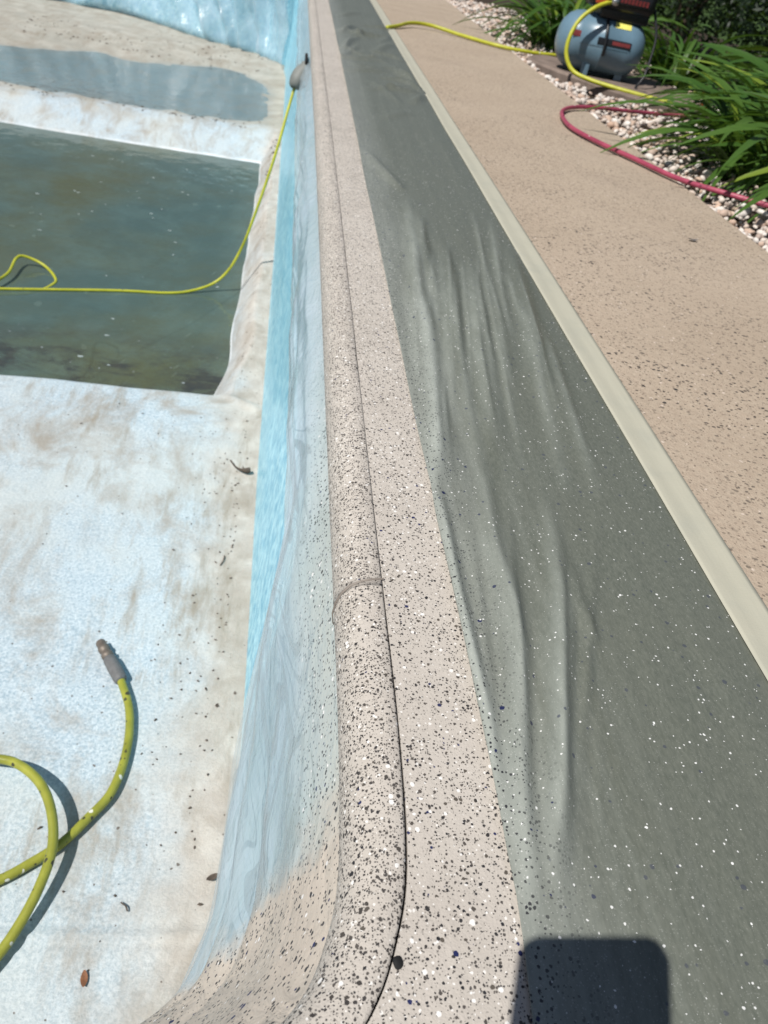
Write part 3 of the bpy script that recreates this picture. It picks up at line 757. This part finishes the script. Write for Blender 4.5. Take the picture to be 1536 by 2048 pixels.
hc = empty('yellow_hose', (.455, 4.02, 0)); tag(hc, 'bright yellow hose crossing the deck from the tape edge to the compressor', 'hose')
ptsC = [(.40, 3.93, .006), (.456, 4.022, .010), (.532, 4.16, .018), (.635, 4.21, .018), (.765, 4.13, .011), (.93, 4.0, .010), (1.08, 3.98, .012), (1.22, 4.02, .016), (1.40, 4.10, .016)]
tube('hose', loc(hc, ptsC), .0078, M_HOSE2, hc, 10, 12)
hd = empty('yellow_hose', (1.25, 3.6, 0)); tag(hd, 'bright yellow hose looping down from the compressor outlet into the gravel', 'hose')
ptsD = [(1.215, 3.53, .272), (1.190, 3.515, .266), (1.145, 3.50, .243), (1.100, 3.49, .200), (1.072, 3.47, .140), (1.072, 3.45, .080), (1.105, 3.42, .034), (1.165, 3.37, .020), (1.25, 3.31, .016), (1.34, 3.26, .014), (1.46, 3.2, .012)]
tube('hose', loc(hd, ptsD), .0082, M_HOSE2, hd, 10, 12)
hr = empty('red_hose', (.82, 2.5, 0)); tag(hr, 'faded red hose bending over the deck edge below the leafy plants', 'hose')
ptsR = [(1.45, 3.02, .004), (1.194, 2.88, .008), (1.043, 2.80, .012), (.938, 2.745, .010), (.862, 2.645, .0095), (.823, 2.515, .0095), (.812, 2.376, .0095), (.846, 2.241, .0095), (.905, 2.112, .0095), (.971, 1.952, .011), (1.052, 1.845, .018), (1.149, 1.775, .02), (1.30, 1.69, .02), (1.5, 1.6, .01)]
tube('hose', loc(hr, ptsR), .0062, M_RED, hr, 10, 12)

# ------------------------------------------------------------------ air compressor on a flagstone
st = [(.02, .55), (.16, .26), (.33, .02), (.52, -.02), (.66, .18), (.70, .52), (.52, .82), (.24, .86), (.06, .76)]
def flag(name, pts, at, th, label, grp):
    pts = [(p.x, p.y) for p in catmull([(a, b, 0) for a, b in pts], 2, True)]; n = len(pts)
    v = [(a, b, 0) for a, b in pts] + [(a, b, th * .8) for a, b in pts]
    cx = sum(a for a, b in pts) / n; cy = sum(b for a, b in pts) / n
    v += [(cx + (a - cx) * .965, cy + (b - cy) * .965, th + .003 * noise.noise(Vector((a * 9, b * 9, 0)))) for a, b in pts]
    f = [(k, (k + 1) % n, n + (k + 1) % n, n + k) for k in range(n)] + [(n + k, n + (k + 1) % n, 2 * n + (k + 1) % n, 2 * n + k) for k in range(n)] + [tuple(2 * n + k for k in range(n))]
    o = mesh(name, v, f, M_SLAB, smooth=False); o.location = at
    return tag(o, label, 'flagstone', grp)
flag('flagstone', st, (1.0, 3.18, -.03), .04, 'flat brown flagstone under the blue-grey air compressor', None)

cp = empty('air_compressor', (1.250, 3.62, .002), -.14); tag(cp, 'portable air compressor with blue-grey tank and black motor housing among the plants', 'compressor')
TR, TL = .104, .183; TZ = .122
prof = [(-TL, .001), (-TL + .003, .035), (-TL + .014, .063), (-TL + .034, .086), (-TL + .058, .099), (-TL + .085, TR)]
prof += [(-.004, TR), (-.003, TR + .0012), (.003, TR + .0012), (.004, TR)] + [(-a, r) for a, r in prof[::-1]]
tk = lathe('tank', prof, M_TANK, cp, 'X', 48, loc=(0, 0, TZ))
# long weld line along the tank, two printed labels, caution sticker
def patch(name, x0, x1, a0, a1, mat, lift, parent):
    return lathe(name, [(x0, TR + lift), (x1, TR + lift)], mat, parent, 'X', 10, math.radians(a0), math.radians(a1), (0, 0, TZ))
patch('weld_seam', -.10, .10, 179, 180.5, M_TANK, .0016, tk)
patch('brand_label', -.030, .108, 163, 177, M_BLACK, .0012, tk)
patch('red_lettering', .030, .104, 166, 173, M_RLAB, .0018, tk)
patch('caution_sticker', .030, .095, 122, 138, M_YLAB, .0012, tk)
patch('side_label', -.135, -.095, 158, 170, M_RLAB, -.001, tk)
# feet: bent sheet brackets with rubber pads
for fx, fy in ((-.045, -.078), (-.045, .078), (.105, -.045), (.105, .045)):
    ft = box('foot', (fx, fy, .036), (.032, .007, .085), M_TANK, cp, .002, None)
    box('rubber_pad', (fx, fy * 1.05, -.004), (.036, .022, .012), M_RUBBER, ft, .002)
cable = [(-.012, -.02, TZ + TR + .03)] + [(-.008 + .014 * k / 8, -(TR + .004) * math.sin(math.radians(18 + k * 11)), TZ + (TR + .004) * math.cos(math.radians(18 + k * 11))) for k in range(9)]
tube('cable', cable, .0065, M_BLACK, cp, 6, 10)
# motor and pump housing
hs = box('motor_housing', (.03, .0, TZ + TR + .100), (.27, .17, .165), M_BLACK, cp, .028)
box('housing_skirt', (.055, 0, TZ + TR + .012), (.20, .13, .05), M_BLACK, hs, .01)
for k in range(7): box('cooling_fin', (.165 + k * .006 - .02, 0, TZ + TR + .18), (.003, .12, .02), M_BLACK, hs, 0)
box('name_plate', (.075, -.0862, TZ + TR + .062), (.13, .003, .034), M_BLACK, hs, .001)
for k in range(8): box('red_letter', (.022 + k * .0145, -.0885, TZ + TR + .060), (.010, .0012, .018), M_RLAB, hs, 0)
og = box('outlet_block', (-.055, -.094, TZ + TR + .052), (.050, .030, .040), M_ORANGE, cp, .006)
lathe('gauge', [(-.02, .001), (-.02, .014), (-.002, .015), (0, .013), (.0, .001)], M_SILV, cp, 'Y', 20, loc=(-.005, -.088, TZ + TR + .050))
tube('carry_handle', [(-.09, 0, TZ + TR + .15), (-.12, 0, TZ + TR + .22), (.04, 0, TZ + TR + .25), (.18, 0, TZ + TR + .22), (.16, 0, TZ + TR + .15)], .011, M_BLACK, cp)
tube('power_cord', [(.17, -.03, TZ + TR + .05), (.20, -.07, TZ + .07), (.20, -.10, TZ), (.19, -.13, .05), (.165, -.16, .008), (.20, -.22, .006)], .005, M_BLACK, cp)

# ------------------------------------------------------------------ gravel
def ico():
    bm = bmesh.new(); bmesh.ops.create_icosphere(bm, subdivisions=2, radius=1)
    v = [q.co.copy() for q in bm.verts]; f = [tuple(q.index for q in p.verts) for p in bm.faces]; bm.free(); return v, f
IV, IF = ico()
shapes = []
for k in range(14):
    s = Vector((1, R.uniform(.6, .95), R.uniform(.45, .75)))
    sh = []
    for q in IV:
        d = 1 + .28 * noise.noise(q * 1.3 + Vector((k * 9.1, 0, 0))) + .10 * noise.noise(q * 3 + Vector((k * 5, 3, 0)))
        sh.append(Vector((q.x * s.x * d, q.y * s.y * d, q.z * s.z * d)))
    shapes.append(sh)
gv = []; gf = []
placed = 0
def stone(x, y, z, r):
    sh = R.choice(shapes); m = Matrix.Rotation(R.uniform(0, 6.3), 3, 'Z') @ Matrix.Rotation(R.uniform(-.5, .5), 3, 'X') @ Matrix.Rotation(R.uniform(-.5, .5), 3, 'Y')
    b = len(gv)
    for q in sh: gv.append(m @ q * r + Vector((x, y, z)))
    gf.extend((a + b, c + b, d + b) for a, c, d in IF)
for k in range(11000):
    u = R.random() ** 1.5
    x = DX1 + .006 + u * 1.0; y = R.uniform(1.0, 6.6)
    if u > .5 and R.random() < .4: continue
    r = R.uniform(.0055, .0115) if R.random() < .85 else R.uniform(.011, .017)
    if x - r < DX1: x = DX1 + r * .8
    if ((x - 1.36) / .31) ** 2 + ((y - 3.6) / .38) ** 2 < 1: continue
    if x > 1.35 and y < 2.7 and R.random() < .6: continue
    stone(x, y, -.035 + r * R.uniform(.4, 1.0) + R.random() * .022, r)
gravel = mesh('gravel', gv, gf, M_STONE); tag(gravel, 'rounded white and tan river gravel along the edge of the deck', 'gravel', kind='stuff')

# ------------------------------------------------------------------ daylily clumps: every strap leaf its own part
LEAFM = []
def blade(L, w, rise, droop, twist):
    """arching strap leaf with a keel; starts at the origin going up and along +X"""
    n = 9; v = []; f = []
    for k in range(n + 1):
        u = k / n
        x = L * (rise * u + (1 - rise) * u * u * .9); z = L * ((1.72 - rise) * u - droop * 1.12 * u * u)
        hw = w * (min(1, .55 + u * 2.2)) * (1 - u ** 3.2) ** .8 + .0004
        tw = twist * u
        cy, cz = math.cos(tw), math.sin(tw)
        for sgn in (-1, 0, 1):
            keel = -.32 * hw if sgn == 0 else 0
            v.append((x, sgn * hw * cy, z + keel + sgn * hw * cz))
    for k in range(n):
        for q in range(2): f.append((k * 3 + q, k * 3 + q + 1, k * 3 + q + 4, k * 3 + q + 3))
    me = bpy.data.meshes.new('leaf'); me.from_pydata(v, [], f); me.materials.append(M_LEAF)
    me.polygons.foreach_set('use_smooth', [True] * len(me.polygons)); me.update(); return me
for k in range(18):
    LEAFM.append(blade(R.uniform(.36, .54), R.uniform(.0085, .0160), R.uniform(.34, .75), R.uniform(.62, 1.10), R.uniform(-.9, .9)))
def daylily(x, y, n, spread, scale, label):
    e = empty('daylily', (x, y, -.03)); tag(e, label, 'plant', 'daylily clumps in the gravel bed')
    for k in range(n):
        me = R.choice(LEAFM); o = bpy.data.objects.new('leaf', me); col.objects.link(o); o.parent = e
        a = R.uniform(0, 2 * math.pi); rr = spread * math.sqrt(R.random())
        o.location = (rr * math.cos(a), rr * math.sin(a), 0)
        s = scale * R.uniform(.45, 1.12)
        o.scale = (s, s * R.uniform(.85, 1.2), s * R.uniform(.8, 1.15)); o.rotation_euler = (R.uniform(-.2, .2), R.uniform(-.45, .25), a + R.uniform(-.7, .7))
    return e
daylily(1.41, 2.22, 295, .19, .90, 'dense green daylily clump arching over the red hose')
daylily(1.57, 1.92, 295, .20, .95, 'green strap-leaved daylily clump cut off by the right edge, nearest the camera')
daylily(1.72, 2.40, 280, .18, 1.12, 'tall green daylily clump behind the one arching over the red hose')
daylily(1.78, 2.86, 220, .14, .9, 'daylily clump between the withered leaf and the big right-hand plants')
daylily(1.40, 4.62, 190, .16, .95, 'shaded daylily clump left of the air compressor')
daylily(1.80, 4.0, 130, .12, .95, 'small daylily clump just right of the compressor tank')
daylily(2.1, 3.15, 150, .14, 1.1, 'daylily clump at the foot of the dark shrubs on the right')
daylily(1.75, 5.3, 130, .16, 1.05, 'farthest daylily clump behind the compressor at the top edge')
wl = mesh('withered_leaf', [(0, 0, 0), (.05, .012, .03), (.10, .016, .05), (.155, 0, .052), (.10, -.016, .046), (.05, -.012, .026)], [(0, 1, 5), (1, 2, 4, 5), (2, 3, 4)], M_WITHER)
wl.location = (1.50, 3.12, .03); wl.rotation_euler = (.4, -.1, 1.0); tag(wl, 'single yellow-brown withered leaf between compressor and daylilies', 'leaf')
fb = empty('orange_bloom', (1.50, 3.02, .03)); tag(fb, 'small orange-red bloom low among the daylily leaves', 'flower')
for k in range(6):
    a = k * math.pi / 3; ca, sa = math.cos(a), math.sin(a)
    pts = [(0, 0, 0), (.010, .006, .016), (.022, .005, .024), (.028, 0, .022), (.022, -.005, .024), (.010, -.006, .016)]
    mesh('petal', [(px * ca - pyy * sa, px * sa + pyy * ca, pz) for px, pyy, pz in pts], [(0, 1, 5), (1, 2, 4, 5), (2, 3, 4)], M_PETAL, fb)
tube('stem', [(0, 0, -.06), (.004, 0, -.03), (0, 0, .002)], .002, M_LEAF, fb, 4, 6)

# ------------------------------------------------------------------ dark evergreen shrubs behind the bed
def shrub(x, y, rx, ry, hgt, n, label, lsz=.022):
    e = empty('evergreen_shrub', (x, y, -.04)); tag(e, label, 'shrub', 'dark shrubs behind the flower bed')
    tv, tf = [], []
    for k in range(5):
        a = R.uniform(0, 6.28)
        v, f = tube_data(catmull([(0, 0, 0), (math.cos(a) * rx * .2, math.sin(a) * ry * .2, hgt * .3), (math.cos(a) * rx * .55, math.sin(a) * ry * .55, hgt * .75)], 4), lambda u: .022 * (1 - u * .75), 7)
        b = len(tv); tv += v; tf += [tuple(q + b for q in p) for p in f]
    mesh('trunk', tv, tf, M_BARK, e)
    v = []; f = []
    for k in range(n):
        d = Vector((R.gauss(0, 1), R.gauss(0, 1), R.gauss(0, 1))).normalized()
        lump = 1 + .22 * noise.noise(d * 2.6 + Vector((x, y, 0))) + .10 * noise.noise(d * 6 + Vector((y, x, 0)))
        rr = (R.random() ** .33) * lump
        c = Vector((d.x * rx * rr, d.y * ry * rr, hgt * .5 + d.z * hgt * .5 * rr))
        if c.z < .03: c.z = R.uniform(.03, .2)
        t1 = Vector((R.gauss(0, 1), R.gauss(0, 1), R.gauss(0, .6))).normalized(); t2 = t1.cross(Vector((R.gauss(0, 1), R.gauss(0, 1), R.gauss(0, 1)))).normalized()
        s = lsz * R.uniform(.6, 1.3); b = len(v)
        v += [c - t1 * s, c + t2 * s * .42, c + t1 * s, c - t2 * s * .42]; f.append((b, b + 1, b + 2, b + 3))
    mesh('crown', v, f, M_SHRUB, e, smooth=False)
shrub(2.75, 3.3, .55, .7, 1.2, 12000, 'dark evergreen shrub behind the daylilies at the right edge')
shrub(2.75, 4.7, .55, .7, 1.3, 12000, 'dark evergreen shrub standing behind the compressor')
shrub(2.70, 6.2, .55, .75, 1.3, 10000, 'dark evergreen shrub farthest along the bed at the top edge')

# ------------------------------------------------------------------ small litter
def leaf_bit(x, y, z, L, w, rz, mat, label, curl=.2, name='dead_leaf'):
    n = 6; v = []; f = []
    for k in range(n + 1):
        u = k / n; hw = w * math.sin(math.pi * (.04 + .92 * u)) ** .8
        zz = curl * L * (4 * (u - .5) ** 2) * .5 + .0012
        for s in (-1, 0, 1): v.append(((u - .5) * L, s * hw, zz + abs(s) * curl * w * .8))
    for k in range(n):
        for q in range(2): f.append((k * 3 + q, k * 3 + q + 1, k * 3 + q + 4, k * 3 + q + 3))
    o = mesh(name, v, f, mat); o.location = (x, y, z); o.rotation_euler = (0, 0, rz)
    return tag(o, label, 'leaf')
leaf_bit(-.158, .412, ZF + .002, .020, .0045, 1.7, M_DEAD, 'small reddish-brown leaf on the pale floor near the bottom edge')
leaf_bit(-.012, .540, ZF + .004, .018, .0045, .5, M_TWIG, 'dark curled leaf bit on the floor against the hanging plastic')
leaf_bit(.815, 1.478, .0005, .022, .005, .1, M_GREYLEAF, 'single grey dry leaf lying on the speckled deck')
seed = tube('seed_pod', [(-.062, 1.555, ZF + .008), (-.050, 1.535, ZF + .006), (-.036, 1.522, ZF + .007), (-.022, 1.518, ZF + .009), (-.014, 1.520, ZF + .009)], lambda u: .0022 + .005 * sstep(.35, .85, u), M_TWIG, None, 5, 8)
tag(seed, 'brown tadpole-shaped seed pod on the silty floor beside the wall', 'seed pod')
for (x, y, L, a, lab) in ((-.052, 1.20, .030, 1.35, 'thin dark twig on the floor below the blue wall strip'), (-.125, .50, .016, 2.3, 'short twig near the loose end of the plastic sheet')):
    c, s = math.cos(a) * L / 2, math.sin(a) * L / 2
    tw = tube('twig', [(x - c, y - s, ZF + .004), (x + .002, y, ZF + .006), (x + c, y + s, ZF + .004)], .0011, M_TWIG, None, 4, 6); tag(tw, lab, 'twig')
cv = []; cf = []
def crumb(x, y, z, r):
    sh = R.choice(shapes); b = len(cv); m = Matrix.Rotation(R.uniform(0, 6.3), 3, 'Z'); sx = R.uniform(.6, 1.8)
    for q in IV[:12]:
        d = m @ Vector((q.x * sx, q.y, q.z * .6)); cv.append(d * r + Vector((x, y, z)))
    return b
bm0 = bmesh.new(); bmesh.ops.create_icosphere(bm0, subdivisions=1, radius=1)
CV = [q.co.copy() for q in bm0.verts]; CF = [tuple(q.index for q in p.verts) for p in bm0.faces]; bm0.free()
def crumb(x, y, z, r):
    b = len(cv); m = Matrix.Rotation(R.uniform(0, 6.3), 3, 'Z'); sx = R.uniform(.6, 2.0)
    for q in CV: cv.append(m @ Vector((q.x * sx * R.uniform(.5, 1.3), q.y * R.uniform(.4, 1.2), q.z * .35)) * r + Vector((x, y, z)))
    cf.extend(tuple(k + b for k in p) for p in CF)
for k in range(560):
    t = R.random()
    if t < .22: x, y = -.03 - R.random() ** 2 * .12, R.uniform(.45, 1.8)
    elif t < .40: x, y = -.04 - R.random() * .03, R.uniform(1.9, 4.7)
    elif t < .55: x, y = R.uniform(-.7, -.02), R.uniform(.4, 1.82)
    else: x, y = R.uniform(-1.9, -.12), 4.80 + abs(R.gauss(0, .12)) if R.random() < .5 else R.uniform(6.3, 7.0)
    crumb(x, y, floor_z(x, y) + .001, R.uniform(.0008, .0026) if y < 4 else R.uniform(.003, .009))
dirt = mesh('dirt_crumbs', cv, cf, M_TWIG); tag(dirt, 'scattered dark dirt crumbs on the pool floor', 'dirt', kind='stuff')
cv = []; cf = []
for k in range(45):
    x = -.13 - R.random() * 1.0; y = R.uniform(2.05, 4.4)
    b = len(cv); n = 6; r = R.uniform(.002, .006); a0 = R.uniform(0, 6)
    for q in range(n):
        a = a0 + q * 2 * math.pi / n; rr = r * R.uniform(.5, 1.3); cv.append((x + rr * math.cos(a) * 1.6, y + rr * math.sin(a), ZW + .0015))
    cf.append(tuple(range(b, b + n)))
M_FOAM = simple('pale_scum', (.34, .40, .40), .7)
scum = mesh('floating_scum', cv, cf, M_FOAM, smooth=False); tag(scum, 'pale flecks floating on the green water', 'scum', kind='stuff')

# ------------------------------------------------------------------ the phone that takes the picture: its shadow falls on the paper
ph = empty('smartphone', (0, 0, 0)); ph.matrix_world = cam.matrix_world.copy(); tag(ph, 'dark smartphone held over the paper, seen only by its rounded shadow', 'phone')
PW, PH_, PT, PR = .0775, .155, .009, .012
cx, cy = .0125 - PW / 2, .0125 - PH_ / 2
def rrect(z, inset=0):
    out = []
    for qx, qy, a0 in ((1, 1, 0), (-1, 1, 90), (-1, -1, 180), (1, -1, 270)):
        for k in range(9):
            a = math.radians(a0 + k * 90 / 8); r = PR - inset
            out.append((cx + qx * (PW / 2 - PR) + r * math.cos(a), cy + qy * (PH_ / 2 - PR) + r * math.sin(a), z))
    return out
rings = [rrect(.003, .0015), rrect(.0045, 0), rrect(.0105, 0), rrect(.012, .0015)]
v = [p for r_ in rings for p in r_]; n = len(rings[0])
f = [(a * n + k, a * n + (k + 1) % n, (a + 1) * n + (k + 1) % n, (a + 1) * n + k) for a in range(3) for k in range(n)] + [tuple(range(n))[::-1], tuple(3 * n + k for k in range(n))]
mesh('case', v, f, M_PHONE, ph)
